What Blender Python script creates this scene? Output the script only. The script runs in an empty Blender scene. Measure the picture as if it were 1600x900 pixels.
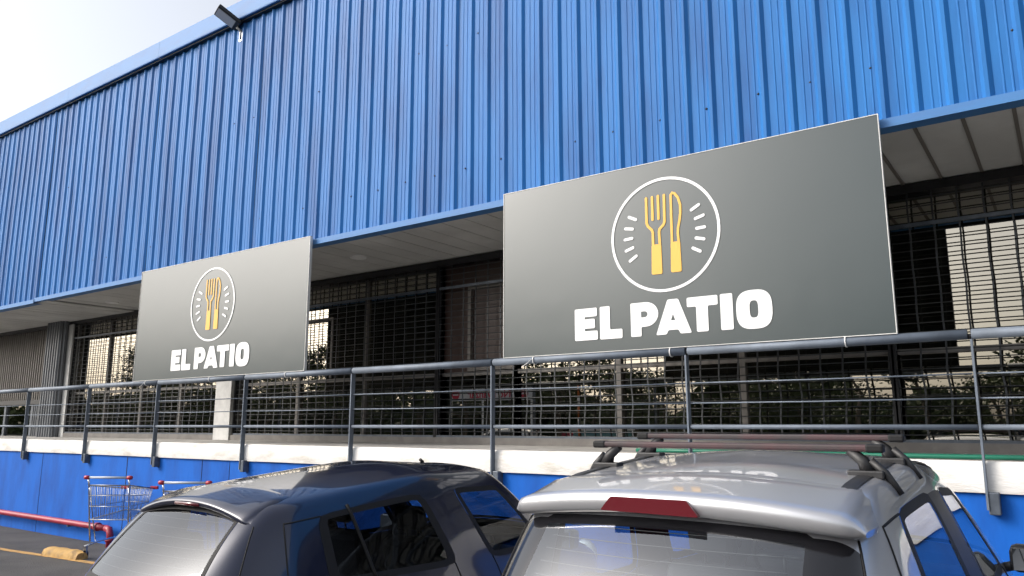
import bpy, bmesh, math, random
from mathutils import Vector, Matrix
from mathutils.bvhtree import BVHTree
R = math.radians
random.seed(7)
scene = bpy.context.scene
C = scene.collection

# ------------------------------------------------------------------ camera, sky, sun, exposure
cam_d = bpy.data.cameras.new('camera'); cam = bpy.data.objects.new('camera', cam_d); C.objects.link(cam)
cam.location = (0, 0, 1.75)
cam.rotation_euler = (R(90 + 10.16), 0, R(35.8))
cam_d.sensor_width = 36; cam_d.lens = 27.0; cam_d.clip_start = 0.05; cam_d.clip_end = 600
scene.camera = cam
SUN_EL, SUN_AZ = 33.0, 227.0          # degrees; azimuth from +Y clockwise: behind the camera, to its left, veiled
world = bpy.data.worlds.new('World'); scene.world = world; world.use_nodes = True
wn = world.node_tree.nodes; wl = world.node_tree.links; wn.clear()
sky = wn.new('ShaderNodeTexSky'); sky.sky_type = 'NISHITA'; sky.sun_disc = False
sky.sun_elevation = R(SUN_EL); sky.sun_rotation = R(SUN_AZ)
sky.air_density = 1.0; sky.dust_density = 5.0; sky.ozone_density = 1.0
hs = wn.new('ShaderNodeHueSaturation'); hs.inputs['Saturation'].default_value = 0.38
bg = wn.new('ShaderNodeBackground'); bg.inputs['Strength'].default_value = 0.15
wo = wn.new('ShaderNodeOutputWorld')
wl.new(sky.outputs[0], hs.inputs['Color']); wl.new(hs.outputs[0], bg.inputs['Color']); wl.new(bg.outputs[0], wo.inputs[0])
sd = bpy.data.lights.new('sun', 'SUN'); sd.energy = 0.5; sd.angle = R(22); sd.color = (1, .92, .82)
sun = bpy.data.objects.new('sun', sd); C.objects.link(sun)
sv = Vector((math.sin(R(SUN_AZ)) * math.cos(R(SUN_EL)), math.cos(R(SUN_AZ)) * math.cos(R(SUN_EL)), math.sin(R(SUN_EL))))
sun.rotation_euler = sv.to_track_quat('Z', 'Y').to_euler(); sun.location = (0, -10, 20)
scene.view_settings.view_transform = 'Standard'; scene.view_settings.look = 'None'
scene.view_settings.exposure = 0.92; scene.view_settings.gamma = 1

# ------------------------------------------------------------------ materials
MATS = {}
def mat(name, base, rough=.6, metal=0, var=0, vscale=4, stretch=(1, 1, 1), bump=0, bscale=30, coat=0, col2=None, ior=None, fac=(.42, .62), spec=None):
    m = bpy.data.materials.new(name); m.use_nodes = True
    nt = m.node_tree; n = nt.nodes; l = nt.links; b = n['Principled BSDF']
    b.inputs['Base Color'].default_value = (*base, 1); b.inputs['Roughness'].default_value = rough; b.inputs['Metallic'].default_value = metal
    if coat: b.inputs['Coat Weight'].default_value = coat; b.inputs['Coat Roughness'].default_value = .05
    if ior: b.inputs['IOR'].default_value = ior
    if spec is not None: b.inputs['Specular IOR Level'].default_value = spec
    if var or col2 or bump:
        tc = n.new('ShaderNodeNewGeometry'); mp = n.new('ShaderNodeMapping'); mp.inputs['Scale'].default_value = stretch
        l.new(tc.outputs['Position'], mp.inputs['Vector'])
    if var or col2:
        nz = n.new('ShaderNodeTexNoise'); nz.inputs['Scale'].default_value = vscale; nz.inputs['Detail'].default_value = 6; nz.inputs['Roughness'].default_value = .6
        l.new(mp.outputs[0], nz.inputs['Vector'])
        cr = n.new('ShaderNodeValToRGB'); cr.color_ramp.elements[0].position = fac[0]; cr.color_ramp.elements[1].position = fac[1]
        c2 = col2 or tuple(c * (1 - var) for c in base)
        cr.color_ramp.elements[0].color = (*c2, 1); cr.color_ramp.elements[1].color = (*base, 1)
        l.new(nz.outputs['Fac'], cr.inputs[0]); l.new(cr.outputs[0], b.inputs['Base Color'])
    if bump:
        nb = n.new('ShaderNodeTexNoise'); nb.inputs['Scale'].default_value = bscale; nb.inputs['Detail'].default_value = 5
        l.new(mp.outputs[0], nb.inputs['Vector'])
        bp = n.new('ShaderNodeBump'); bp.inputs['Strength'].default_value = bump; bp.inputs['Distance'].default_value = .02
        l.new(nb.outputs['Fac'], bp.inputs['Height']); l.new(bp.outputs[0], b.inputs['Normal'])
    MATS[name] = m
    return m
def glassmat(name, tint, refl_ior=1.5, rough=0.0, extra=0.0, refl_tint=(.95, .97, 1)):
    m = bpy.data.materials.new(name); m.use_nodes = True
    nt = m.node_tree; n = nt.nodes; l = nt.links; n.clear()
    o = n.new('ShaderNodeOutputMaterial'); tr = n.new('ShaderNodeBsdfTransparent'); gl = n.new('ShaderNodeBsdfGlossy'); mx = n.new('ShaderNodeMixShader')
    tr.inputs[0].default_value = (*tint, 1); gl.inputs['Roughness'].default_value = rough; gl.inputs[0].default_value = (*refl_tint, 1)
    fr = n.new('ShaderNodeFresnel'); fr.inputs['IOR'].default_value = refl_ior
    # the same reflectance from both sides of the pane
    g = n.new('ShaderNodeNewGeometry'); mp = n.new('ShaderNodeMapRange')
    mp.inputs['From Min'].default_value = 0; mp.inputs['From Max'].default_value = 1; mp.inputs['To Min'].default_value = refl_ior; mp.inputs['To Max'].default_value = 1 / refl_ior
    l.new(g.outputs['Backfacing'], mp.inputs['Value']); 
    ad = n.new('ShaderNodeMath'); ad.operation = 'ADD'; ad.use_clamp = True; ad.inputs[1].default_value = extra
    lw = n.new('ShaderNodeLayerWeight'); lw.inputs['Blend'].default_value = .2
    f0 = ((refl_ior - 1) / (refl_ior + 1)) ** 2
    # Schlick: f0 + (1-f0)*(1-cos)^5 with facing (1-cos)
    pw = n.new('ShaderNodeMath'); pw.operation = 'POWER'; pw.inputs[1].default_value = 5.0
    lw.inputs['Blend'].default_value = .5
    l.new(lw.outputs['Facing'], pw.inputs[0])
    ml = n.new('ShaderNodeMath'); ml.operation = 'MULTIPLY_ADD'; ml.inputs[1].default_value = 1 - f0; ml.inputs[2].default_value = f0
    l.new(pw.outputs[0], ml.inputs[0]); l.new(ml.outputs[0], ad.inputs[0])
    for x in (fr, g, mp): n.remove(x)
    l.new(ad.outputs[0], mx.inputs[0]); l.new(tr.outputs[0], mx.inputs[1]); l.new(gl.outputs[0], mx.inputs[2]); l.new(mx.outputs[0], o.inputs[0])
    MATS[name] = m
    return m
mat('blue_sheet', (.014, .148, .43), .55, 0, vscale=1.3, stretch=(1.9, 1, .26), col2=(.010, .090, .29), bump=.08, bscale=9, fac=(.36, .56), spec=.3)
mat('blue_trim', (.045, .175, .42), .6, 0, vscale=2, stretch=(1, 1, 3), col2=(.05, .16, .38), fac=(.35, .55))
mat('blue_paint', (.008, .115, .50), .75, 0, vscale=1.6, stretch=(1.6, 1, .5), col2=(.010, .078, .35), bump=.25, bscale=14, fac=(.3, .55), spec=.2)
mat('white_concrete', (.72, .71, .69), .75, 0, vscale=2.3, stretch=(1, 1, 3), col2=(.52, .49, .43), bump=.25, bscale=25, fac=(.3, .5))
mat('ledge_floor', (.50, .485, .46), .8, 0, var=.3, vscale=3, bump=.2, bscale=30)
mat('grey_metal', (.105, .125, .155), .42, .25, var=.3, vscale=7, bump=.06, bscale=40)
mat('rail_paint', (.15, .18, .225), .6, .2, var=.22, vscale=5, bump=.05, bscale=50)
mat('grille_metal', (.065, .07, .075), .45, .5, var=.3, vscale=9)
mat('frame_metal', (.17, .16, .15), .5, .3, var=.2, vscale=6)
mat('soffit', (.62, .62, .60), .5, 0, var=.18, vscale=1.2, bump=.05, bscale=12)
mat('joint_strip', (.16, .145, .13), .5)
mat('jamb', (.60, .60, .585), .6, 0, var=.2, vscale=4)
mat('brown_sheet', (.15, .135, .12), .42, .35, var=.25, vscale=3, stretch=(3, 1, .5))
mat('column_sheet', (.16, .17, .185), .38, .4, var=.25, vscale=3, stretch=(3, 1, .5))
mat('brown_panel', (.045, .025, .02), .4)
mat('interior', (.10, .11, .105), .8)
mat('asphalt', (.085, .080, .077), .9, 0, vscale=1.3, col2=(.055, .053, .052), bump=.9, bscale=70, fac=(.35, .65))
mat('yellow_line', (.52, .30, .09), .8, 0, vscale=9, col2=(.22, .14, .07), bump=.3, bscale=60, fac=(.3, .5))
mat('yellow_stop', (.46, .28, .09), .8, 0, vscale=6, col2=(.26, .17, .08), bump=.8, bscale=22, fac=(.32, .52))
mat('red_pipe', (.33, .018, .045), .4, 0, var=.3, vscale=5)
mat('sign_vinyl', (.005, .020, .024), .29, 0, bump=.07, bscale=1.8, spec=.9)
mat('sign_edge', (.62, .62, .60), .5)
mat('sign_white', (.80, .81, .82), .42)
mat('sign_yellow', (.74, .42, .06), .45)
mat('white_plastic', (.75, .75, .74), .4)
mat('dark_metal', (.02, .02, .022), .4, .3)
mat('lamp_lens', (.42, .44, .46), .15)
mat('galv', (.40, .41, .43), .3, .8, var=.2, vscale=8)
mat('chrome', (.68, .69, .72), .2, 1)
mat('red_plastic', (.38, .015, .03), .35)
mat('grey_plastic', (.42, .46, .52), .4)
mat('green_hose', (.012, .16, .10), .35)
mat('navy_paint', (.004, .007, .028), .3, .2, coat=1.0)
mat('silver_paint', (.50, .505, .53), .36, .6, coat=1.0, bump=0)
mat('white_paint', (.75, .75, .74), .35, 0, coat=1.0)
mat('rubber', (.012, .012, .013), .6, spec=.25)
mat('black_gloss', (.008, .008, .01), .12, coat=.5)
mat('plastic_black', (.022, .022, .024), .5, 0, var=.3, vscale=12)
mat('rack_bar', (.035, .028, .030), .6, 0, vscale=6, col2=(.06, .026, .03), fac=(.4, .62))
mat('seam', (.004, .004, .005), .8)
mat('seat', (.03, .03, .034), .85)
mat('seat_grey', (.10, .105, .115), .85)
mat('tyre', (.02, .02, .02), .85); mat('rim', (.45, .46, .48), .3, .8)
mat('tail_red', (.10, .004, .010), .12, coat=1.0)
mat('headlamp', (.6, .62, .65), .1, .2)
mat('mirror_glass', (.75, .78, .8), .03, 1)
mat('heater', (.16, .15, .14), .5)
mat('bark', (.22, .18, .145), .9, 0, vscale=5, stretch=(1, 1, .3), col2=(.10, .08, .06), bump=.6, bscale=12)
mat('leaf_a', (.085, .12, .04), .6, 0, var=.5, vscale=1.2); mat('leaf_b', (.11, .14, .05), .6, 0, var=.45, vscale=1.5)
mat('banner_white', (.78, .77, .75), .5); mat('banner_red', (.60, .015, .05), .5)
mat('teal_panel', (.16, .34, .36), .5); mat('orange', (.62, .16, .03), .5); mat('crimson_panel', (.32, .015, .05), .5)
glassmat('shop_glass', (.30, .34, .33), 3.7, .004, refl_tint=(1, .93, .80))  # warm reflection colour imitates a cream sky mirrored in the panes
glassmat('car_glass', (.55, .62, .66), 1.62, 0)
glassmat('dark_glass', (.24, .27, .31), 1.4, 0)
glassmat('rear_glass', (.40, .44, .47), 1.9, .01)
glassmat('hatch_glass', (.60, .66, .70), 2.3, .005)

# ------------------------------------------------------------------ builders
def obj(name, me, m, parent=None, loc=None):
    if isinstance(m, str): m = MATS[m]
    if m and not me.materials: me.materials.append(m)
    o = bpy.data.objects.new(name, me); C.objects.link(o)
    if parent: o.parent = parent
    if loc: o.location = loc
    return o
def thing(name, label, cat, loc=(0, 0, 0), rz=0, group=None):
    o = bpy.data.objects.new(name, None); C.objects.link(o); o.location = loc; o.rotation_euler = (0, 0, rz)
    o.empty_display_size = .2
    return tag(o, label, cat, group)
def tag(o, label=None, cat=None, group=None, kind=None):
    if label: o['label'] = label
    if cat: o['category'] = cat
    if group: o['group'] = group
    if kind: o['kind'] = kind
    return o
def empty_part(name, parent, loc=(0, 0, 0)):
    o = bpy.data.objects.new(name, None); C.objects.link(o); o.parent = parent; o.location = loc; o.empty_display_size = .1
    return o
class MB:
    def __init__(s): s.v = []; s.f = []; s.smooth = []
    def add(s, vs, fs, smooth=False):
        k = len(s.v); s.v += [tuple(v) for v in vs]; s.f += [tuple(i + k for i in f) for f in fs]; s.smooth += [smooth] * len(fs); return s
    def box(s, lo, hi, bev=0):
        (a, b, c), (d, e, f) = lo, hi
        if bev:
            bm = bmesh.new(); bmesh.ops.create_cube(bm, size=1)
            for v in bm.verts: v.co = Vector(((a + d) / 2 + v.co.x * (d - a), (b + e) / 2 + v.co.y * (e - b), (c + f) / 2 + v.co.z * (f - c)))
            bmesh.ops.bevel(bm, geom=list(bm.edges), offset=bev, segments=2, affect='EDGES', profile=.5)
            bm.verts.ensure_lookup_table(); s.add([v.co for v in bm.verts], [[v.index for v in p.verts] for p in bm.faces]); bm.free(); return s
        return s.add([(a, b, c), (d, b, c), (d, e, c), (a, e, c), (a, b, f), (d, b, f), (d, e, f), (a, e, f)],
                     [(0, 3, 2, 1), (4, 5, 6, 7), (0, 1, 5, 4), (1, 2, 6, 5), (2, 3, 7, 6), (3, 0, 4, 7)])
    def tube(s, pts, r, n=8, caps=True):
        pts = [Vector(p) for p in pts]; rs = r if isinstance(r, (list, tuple)) else [r] * len(pts)
        t0 = (pts[1] - pts[0]).normalized(); up = Vector((0, 0, 1)) if abs(t0.z) < .9 else Vector((1, 0, 0))
        a = t0.cross(up).normalized(); vs = []
        for i, p in enumerate(pts):
            t = ((pts[i] - pts[i - 1]).normalized() if i else Vector()) + ((pts[i + 1] - pts[i]).normalized() if i < len(pts) - 1 else Vector())
            t.normalize(); a = (a - t * a.dot(t)).normalized(); b = t.cross(a)
            for k in range(n):
                q = 2 * math.pi * k / n; vs.append(p + (a * math.cos(q) + b * math.sin(q)) * rs[i])
        fs = [(i * n + k, i * n + (k + 1) % n, (i + 1) * n + (k + 1) % n, (i + 1) * n + k) for i in range(len(pts) - 1) for k in range(n)]
        s.add(vs, fs, True)
        if caps:
            k = len(s.v) - len(vs); L = len(pts) - 1
            s.f += [tuple(k + i for i in range(n))[::-1], tuple(k + L * n + i for i in range(n))]; s.smooth += [False, False]
        return s
    def grid(s, rows, smooth=True):
        m = len(rows[0]); return s.add([p for r in rows for p in r], [(i * m + j, i * m + j + 1, (i + 1) * m + j + 1, (i + 1) * m + j) for i in range(len(rows) - 1) for j in range(m - 1)], smooth)
    def lathe(s, prof, n=20, axis='z', at=(0, 0, 0)):
        rows = []
        for k in range(n + 1):
            q = 2 * math.pi * k / n; row = []
            for r, h in prof:
                c, d = r * math.cos(q), r * math.sin(q)
                p = (c, d, h) if axis == 'z' else ((h, c, d) if axis == 'x' else (c, h, d))
                row.append((p[0] + at[0], p[1] + at[1], p[2] + at[2]))
            rows.append(row)
        return s.grid(rows)
    def mesh(s, name):
        me = bpy.data.meshes.new(name); me.from_pydata(s.v, [], s.f); me.polygons.foreach_set('use_smooth', s.smooth); me.update(); return me
    def build(s, name, m, parent=None, loc=None): return obj(name, s.mesh(name), m, parent, loc)
def box(name, lo, hi, m, parent=None, bev=0): return MB().box(lo, hi, bev).build(name, m, parent)
def flat(name, outlines, depth, m, parent=None):
    """2-D outlines (with holes) in local x,y filled and given a thickness; front is +z"""
    cu = bpy.data.curves.new(name, 'CURVE'); cu.dimensions = '2D'; cu.fill_mode = 'BOTH'; cu.extrude = depth / 2
    for pts in outlines:
        sp = cu.splines.new('POLY'); sp.points.add(len(pts) - 1); sp.use_cyclic_u = True
        for p, q in zip(sp.points, pts): p.co = (q[0], q[1], 0, 1)
    t = bpy.data.objects.new('tmp', cu); C.objects.link(t); dg = bpy.context.evaluated_depsgraph_get()
    me = bpy.data.meshes.new_from_object(t.evaluated_get(dg)); bpy.data.objects.remove(t); bpy.data.curves.remove(cu); me.name = name
    me.materials.clear()
    return obj(name, me, m, parent)
def rounded(pts, r, n=4):
    out = []; N = len(pts)
    for i in range(N):
        a, b, c = Vector(pts[i - 1]), Vector(pts[i]), Vector(pts[(i + 1) % N])
        u, w = (a - b), (c - b); d = min(r, u.length * .45, w.length * .45); p, q = b + u.normalized() * d, b + w.normalized() * d
        for k in range(n + 1):
            t = k / n; out.append(tuple((1 - t) ** 2 * p + 2 * t * (1 - t) * b + t * t * q))
    return out
def ribbon(pts, w, cap=True):
    P = [Vector(p) for p in pts]; L, Rr = [], []
    for i, p in enumerate(P):
        d0 = (P[i] - P[i - 1]).normalized() if i else None; d1 = (P[i + 1] - P[i]).normalized() if i < len(P) - 1 else None
        d = ((d0 or d1) + (d1 or d0)).normalized(); nrm = Vector((-d.y, d.x)); k = 1 / max(.5, nrm.dot(Vector((-(d1 or d0).y, (d1 or d0).x))))
        L.append(p + nrm * w / 2 * k); Rr.append(p - nrm * w / 2 * k)
    def arc(c, d):
        a0 = math.atan2(d.y, d.x); return [c + Vector((math.cos(a0 + math.pi / 2 - math.pi * k / 6), math.sin(a0 + math.pi / 2 - math.pi * k / 6))) * w / 2 for k in range(1, 6)]
    o = list(L)
    if cap: o += arc(P[-1], (P[-1] - P[-2]).normalized())
    o += Rr[::-1]
    if cap: o += arc(P[0], (P[0] - P[1]).normalized())
    return [tuple(p) for p in o]
def circle(c, r, n=48): return [(c[0] + r * math.cos(2 * math.pi * k / n), c[1] + r * math.sin(2 * math.pi * k / n)) for k in range(n)]

# ------------------------------------------------------------------ ground
D = 6.15          # outer face of the raised walkway
W = 7.95          # window plane
XL, XR = -27.0, 7.0
rows = [[(x, y, z) for x in (-160, -40, -20, 0, 20, 160)] for y, z in ((-160, .05), (-30, .05), (5.2, .05), (5.95, 0), (6.4, 0), (160, 0))]
g = MB().grid(rows, False).build('ground', 'asphalt'); tag(g, kind='structure')
# ------------------------------------------------------------------ building
bld = thing('storefront_building', 'long building with blue ribbed metal fascia over a barred shopfront', 'building')
rng = random.Random(3)
def ztop(x): return 7.86 - .0135 * (x + 9.2)
bw = MB()
bw.box((XL, 6.18, -.2), (XR, 6.6, 1.30)); bw.build('base_wall', 'blue_paint', bld)
ld = MB(); xs = [XL + i * (XR - XL) / 90 for i in range(91)]
prof = lambda x, j: [(6.15, 1.305), (6.143, 1.36), (6.15, 1.495), (6.165, 1.515)][j]
ld.grid([[(x, prof(x, j)[0] + rng.uniform(-.003, .003), prof(x, j)[1] + rng.uniform(-.003, .003)) for j in range(4)] for x in xs])
ld.add([(XL, 6.15, 1.305), (XR, 6.15, 1.305), (XR, 6.3, 1.305), (XL, 6.3, 1.305)], [(0, 1, 2, 3)])
ld.build('ledge_kerb', 'white_concrete', bld)
box('walkway_floor', (XL, 6.166, 1.31), (XR, 12.4, 1.513), 'ledge_floor', bld)
# wall joint cracks (thin recess shows dark)
for x, w in ((-11.55, .012), (-9.62, .006), (-9.0, .005), (-14.3, .005)):
    box('wall_joint', (x - w / 2, 6.176, .0), (x + w / 2, 6.19, 1.29), 'seam', bld)
# inside of the shop
inn = MB(); inn.box((XL, 12.2, 1.5), (XR, 12.4, 4.2)); inn.box((XL, 8.05, 4.06), (XR, 12.2, 4.2)); inn.box((XR - .1, 8.0, 1.5), (XR, 12.2, 4.06)); inn.box((XL, 8.0, 1.5), (XL + .1, 12.2, 4.06))
inn.build('interior_wall', 'interior', bld)
rb = MB(); rb.add([(XL, 6.35, ztop(XL) - .03), (XR, 6.35, ztop(XR) - .03), (XR, 20, ztop(XR) - .03), (XL, 20, ztop(XL) - .03)], [(0, 1, 2, 3)])
rb.box((XL, 6.33, 4.03), (XR, 6.40, 7.4)); rb.box((XL, 19.9, 0), (XR, 20, 7.4)); rb.box((XR - .1, 6.42, 4.21), (XR, 19.9, 7.4)); rb.box((XL, 6.42, 4.21), (XL + .1, 19.9, 7.4))
rb.build('roof', 'grey_metal', bld)
# ribbed sheets
clad = empty_part('cladding', bld)
P = .227; NR = 4; SW = P * NR
def sheet_mesh(x0, zb):
    mb = MB(); pr = []
    for k in range(NR):
        o = k * P
        pr += [(o, 0), (o + .05, 0), (o + .055, -.004), (o + .062, -.004), (o + .067, 0), (o + .105, 0), (o + .11, -.004), (o + .117, -.004), (o + .122, 0), (o + .145, 0), (o + .170, -.026), (o + .196, -.026), (o + .2265, 0)]
    pr.append((SW + .003, 0))
    rows = []
    for t in (0, .25, .5, .75, 1):
        rows.append([(px, py + .004 * math.sin(7 * t + x0), zb + (ztop(x0 + px) - .22 - zb) * t) for px, py in pr])
    mb.grid(rows, False); return mb
x = XL; i = 0
while x < XR - .1:
    zb = 4.00 if x > -15.25 else 3.975
    s_ = sheet_mesh(x, zb).build('sheet', 'blue_sheet', clad, (x, 6.20 + rng.uniform(-.003, .003) - (.012 if x <= -15.25 else 0), 0))
    s_.rotation_euler.z = rng.uniform(-.0025, .0025)
    x += SW; i += 1
sm = MB(); sm.lathe([(0, -.006), (.006, -.005), (.009, 0), (.011, .002)], 8, 'y'); sme = sm.mesh('screw')
for k in range(-38, 10):
    if rng.random() < .12: continue
    obj('screw', sme, 'dark_metal', clad, (k * 2 * P + XL % P - .10 + rng.uniform(-.02, .02), 6.196, 4.515 + rng.uniform(-.012, .012)))
    if rng.random() < .4: obj('screw', sme, 'dark_metal', clad, (k * 2 * P + .1 + rng.uniform(-.05, .05), 6.196, 6.05 + rng.uniform(-.02, .02)))
def long_strip(name, prof, m, parent, x0=XL, x1=XR, n=1, zf=None):
    rows = [[(x0 + (x1 - x0) * k / n, y, z + (zf(x0 + (x1 - x0) * k / n) if zf else 0)) for y, z in prof] for k in range(n + 1)]
    return MB().grid(rows, False).build(name, m, parent)
long_strip('bottom_flashing', [(6.30, 3.985), (6.155, 3.985), (6.155, 4.055), (6.20, 4.06)], 'blue_trim', bld, -15.25)
long_strip('bottom_flashing', [(6.30, 3.96), (6.143, 3.96), (6.143, 4.03), (6.19, 4.035)], 'blue_trim', bld, XL, -15.25)
# parapet trim in lengths
x = XL
while x < XR:
    x1 = min(XR, x + 3.1)
    long_strip('parapet_trim', [(6.20, -.235), (6.09, -.235), (6.085, -.22), (6.085, .04), (6.10, .06), (6.42, .08)], 'blue_trim', bld, x + .004, x1, 2, ztop)
    x = x1
long_strip('trim_shadow_strip', [(6.19, -.26), (6.13, -.26), (6.13, -.237)], 'dark_metal', bld, zf=ztop, n=4)  # dark strip that draws the shadow line under the trim overhang
# soffit panels
sof = empty_part('soffit', bld)
pm = MB().box((.006, 6.22, 4.0), (.314, W + .06, 4.02)).mesh('panel')
jm = MB().box((-.013, 6.23, 3.986), (.013, W + .02, 4.004)).mesh('joint_strip')
x = XL
while x < XR:
    obj('panel', pm, 'soffit', sof, (x, 0, rng.uniform(-.002, .002) - (.03 if x < -15 else 0)))
    if x > -4.2: obj('joint_strip', jm, 'joint_strip', sof, (x, 0, 0))
    x += .32
box('soffit_void', (XL, 6.25, 4.03), (XR, 8.04, 4.05), 'dark_metal', bld)
dl = MB(); dl.lathe([(0, 0), (.085, 0), (.10, -.012), (.11, -.012), (.115, .01)], 20, 'z'); 
for (x, y) in ((-7.62, 7.01), (-14.2, 7.05)):
    dl.build('downlight', 'white_plastic', bld, (x, y, 3.99))
# head beam above windows
box('head_beam', (XL, W - .14, 3.90), (XR, W + .1, 3.985), 'dark_metal', bld)
box('sill_track', (XL + 9.8, W - .18, 1.514), (XR, W + .05, 1.60), 'frame_metal', bld)
# white jamb and column in the shopfront
box('jamb', (-17.45, W - .16, 1.514), (-17.25, W + .05, 3.90), 'jamb', bld, .004)
box('jamb', (-11.82, W - .20, 1.514), (-11.38, W + .05, 2.6), 'jamb', bld, .004)
# windows: panes between mullions
def window(x0, x1, n, blind=None):
    wd = empty_part('window', bld)
    w = (x1 - x0) / n
    for k in range(n + 1):
        box('mullion', (x0 + k * w - .03, W - .03, 1.60), (x0 + k * w + .03, W + .06, 3.90), 'frame_metal', wd)
    for k in range(n):
        a, b = x0 + k * w + .03, x0 + (k + 1) * w - .03
        box('transom', (a, W - .03, 2.40), (b, W + .06, 2.45), 'frame_metal', wd)
        for (z0, z1) in ((1.60, 2.40), (2.45, 3.90)):
            if blind and k in blind and z0 > 2:
                box('solid_panel', (a, W, z0), (b, W + .03, z1), 'brown_panel', wd)
            else:
                me = MB().add([(a, W + .01, z0), (b, W + .01, z0), (b, W + .01, z1), (a, W + .01, z1)], [(0, 1, 2, 3)])
                t = rng.uniform(-.002, .002)
                p = me.build('pane', 'shop_glass', wd)
    return wd
window(-17.25, -11.82, 4); window(-11.38, -6.9, 3); window(-6.9, -5.65, 1, {0}); window(-5.65, -1.3, 3); window(-1.3, 6.9, 5)
# side window frame standing in the brown panel
df = MB(); df.box((-6.42, W - .06, 2.46), (-6.37, W - .002, 3.60)); df.box((-6.37, W - .06, 3.55), (-5.66, W - .002, 3.60)); df.box((-6.37, W - .06, 2.46), (-5.66, W - .002, 2.50)); df.build('window_frame', 'joint_strip', bld)
df = MB(); df.box((-9.12, W - .06, 2.46), (-9.08, W - .04, 3.35)); df.box((-10.6, W - .06, 3.35), (-9.08, W - .04, 3.39)); df.build('window_frame', 'frame_metal', bld)
# security grilles: bent upright bars and thin rods, one grille to a bay
def wavy_bar(z0, z1, ph):
    mb = MB(); n = 28; rows = []
    for k in range(n + 1):
        z = z0 + (z1 - z0) * k / n; dx = (.009 if z < 2.4 else .003) * math.sin(z * 13 + ph)
        rows.append([(dx + a, b, z) for a, b in ((-.008, -.004), (.008, -.004), (.008, .004), (-.008, .004), (-.008, -.004))])
    mb.grid(rows, False); return mb.mesh('upright_bar')
bar_me = [wavy_bar(1.60, 3.92, p) for p in (0, .3, .7)]
for x0, x1 in ((-17.2, -11.86), (-11.34, -6.92), (-6.86, -1.33), (-1.27, 6.9)):
    gr = empty_part('security_grille', bld)
    n = round((x1 - x0) / .205)
    for k in range(n + 1):
        obj('upright_bar', bar_me[k % 3], 'grille_metal', gr, (x0 + (x1 - x0) * k / n, W - .11 + rng.uniform(-.004, .004), 0))
    rl = x1 - x0; rme = MB().tube([(0, 0, 0), (rl * .33, 0, -.004), (rl * .66, 0, .003), (rl, 0, 0)], .006, 6).mesh('rod')
    z = 1.67
    while z < 3.9:
        obj('rod', rme, 'grille_metal', gr, (x0, W - .118, z + rng.uniform(-.006, .006))); z += .084
    box('cross_bar', (x0, W - .135, 3.575), (x1, W - .12, 3.61), 'grey_metal', gr)
    box('bottom_bar', (x0, W - .15, 1.565), (x1, W - .10, 1.625), 'grey_metal', gr)
    for xe in (x0 - .02, x1 + .02): box('end_post', (xe - .018, W - .14, 1.60), (xe + .018, W - .08, 3.92), 'dark_metal', gr)
# corrugated shutter and column at the far end
def corrugated(name, x0, x1, y, z0, z1, m, parent, p=.11, d=.03, along='x'):
    mb = MB(); pr = []; t = x0
    while t < x1 - .001:
        for a, b in ((0, 0), (.35, 0), (.5, -1), (.85, -1)):
            if t + a * p < x1: pr.append((t + a * p, b * d))
        t += p
    pr.append((x1, 0))
    f = (lambda a, b, z: (a, y + b, z)) if along == 'x' else (lambda a, b, z: (y - b, a, z))
    return mb.grid([[f(a, b, z) for a, b in pr] for z in (z0, z1)], False).build(name, m, parent)
corrugated('shutter', -26.9, -18.15, W - .02, 2.32, 3.95, 'brown_sheet', bld)
corrugated('column_face', -18.15, -17.45, 7.66, 1.514, 3.97, 'column_sheet', bld)
corrugated('column_side', 7.66, W, -17.45, 1.514, 3.97, 'column_sheet', bld, along='y')
box('shutter_box', (-26.9, W - .1, 2.22), (-18.15, W + .04, 2.319), 'dark_metal', bld)
wd = empty_part('window', bld)
for a, b in ((-26.8, -23.1), (-23.0, -20.6), (-20.5, -19.2)):
    MB().add([(a, W + .02, 1.56), (b, W + .02, 1.56), (b, W + .02, 2.22), (a, W + .02, 2.22)], [(0, 1, 2, 3)]).build('pane', 'shop_glass', wd)
    box('mullion', (b, W - .02, 1.514), (b + .1, W + .05, 2.22), 'grey_metal', wd)
corrugated('column_face', -19.1, -18.16, W - .03, 1.514, 2.22, 'column_sheet', bld, p=.09, d=.02)

# ------------------------------------------------------------------ railing
rail = thing('handrail', 'slate grey metal handrail with flat posts along the raised walkway', 'railing', (0, 0, 0))
posts = [-23.1, -21.05, -19.0, -16.97, -14.93, -12.76, -10.74, -8.67, -6.66, -4.64, -2.59, -.524, 1.54, 3.6, 5.66]
RY = 6.115
pme = MB().box((-.007, RY - .03, 1.20), (.007, RY + .03, 2.335)).mesh('post')
bme = MB().box((.008, RY - .02, 1.17), (.075, 6.20, 1.315), .006).mesh('bracket')
for k, x in enumerate(posts):
    lean = rng.uniform(-.004, .004)
    o = obj('post', pme, 'rail_paint', rail, (x, 0, 0)); o.rotation_euler.y = lean
    obj('bracket', bme, 'grey_metal', rail, (x, 0, 0))
    if k < len(posts) - 1:
        L = posts[k + 1] - x
        MB().tube([(.012, RY, 0), (L * .5, RY, rng.uniform(-.006, .002)), (L - .012, RY, 0)], .036, 14).build('top_rail', 'rail_paint', rail, (x, 0, 2.37))
        MB().tube([(.007, RY, 0), (L - .007, RY, 0)], .019, 10).build('middle_rail', 'rail_paint', rail, (x, 0, 1.74))
        for z in (1.934, 2.10):
            MB().tube([(.007, RY, 0), (L * .5, RY, -.004), (L - .007, RY, 0)], .0065, 6).build('thin_rod', 'rail_paint', rail, (x, 0, z))
    MB().tube([(0, RY, 2.335), (0, RY, 2.372)], .013, 8).build('rail_pin', 'dark_metal', rail, (x, 0, 0))

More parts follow.
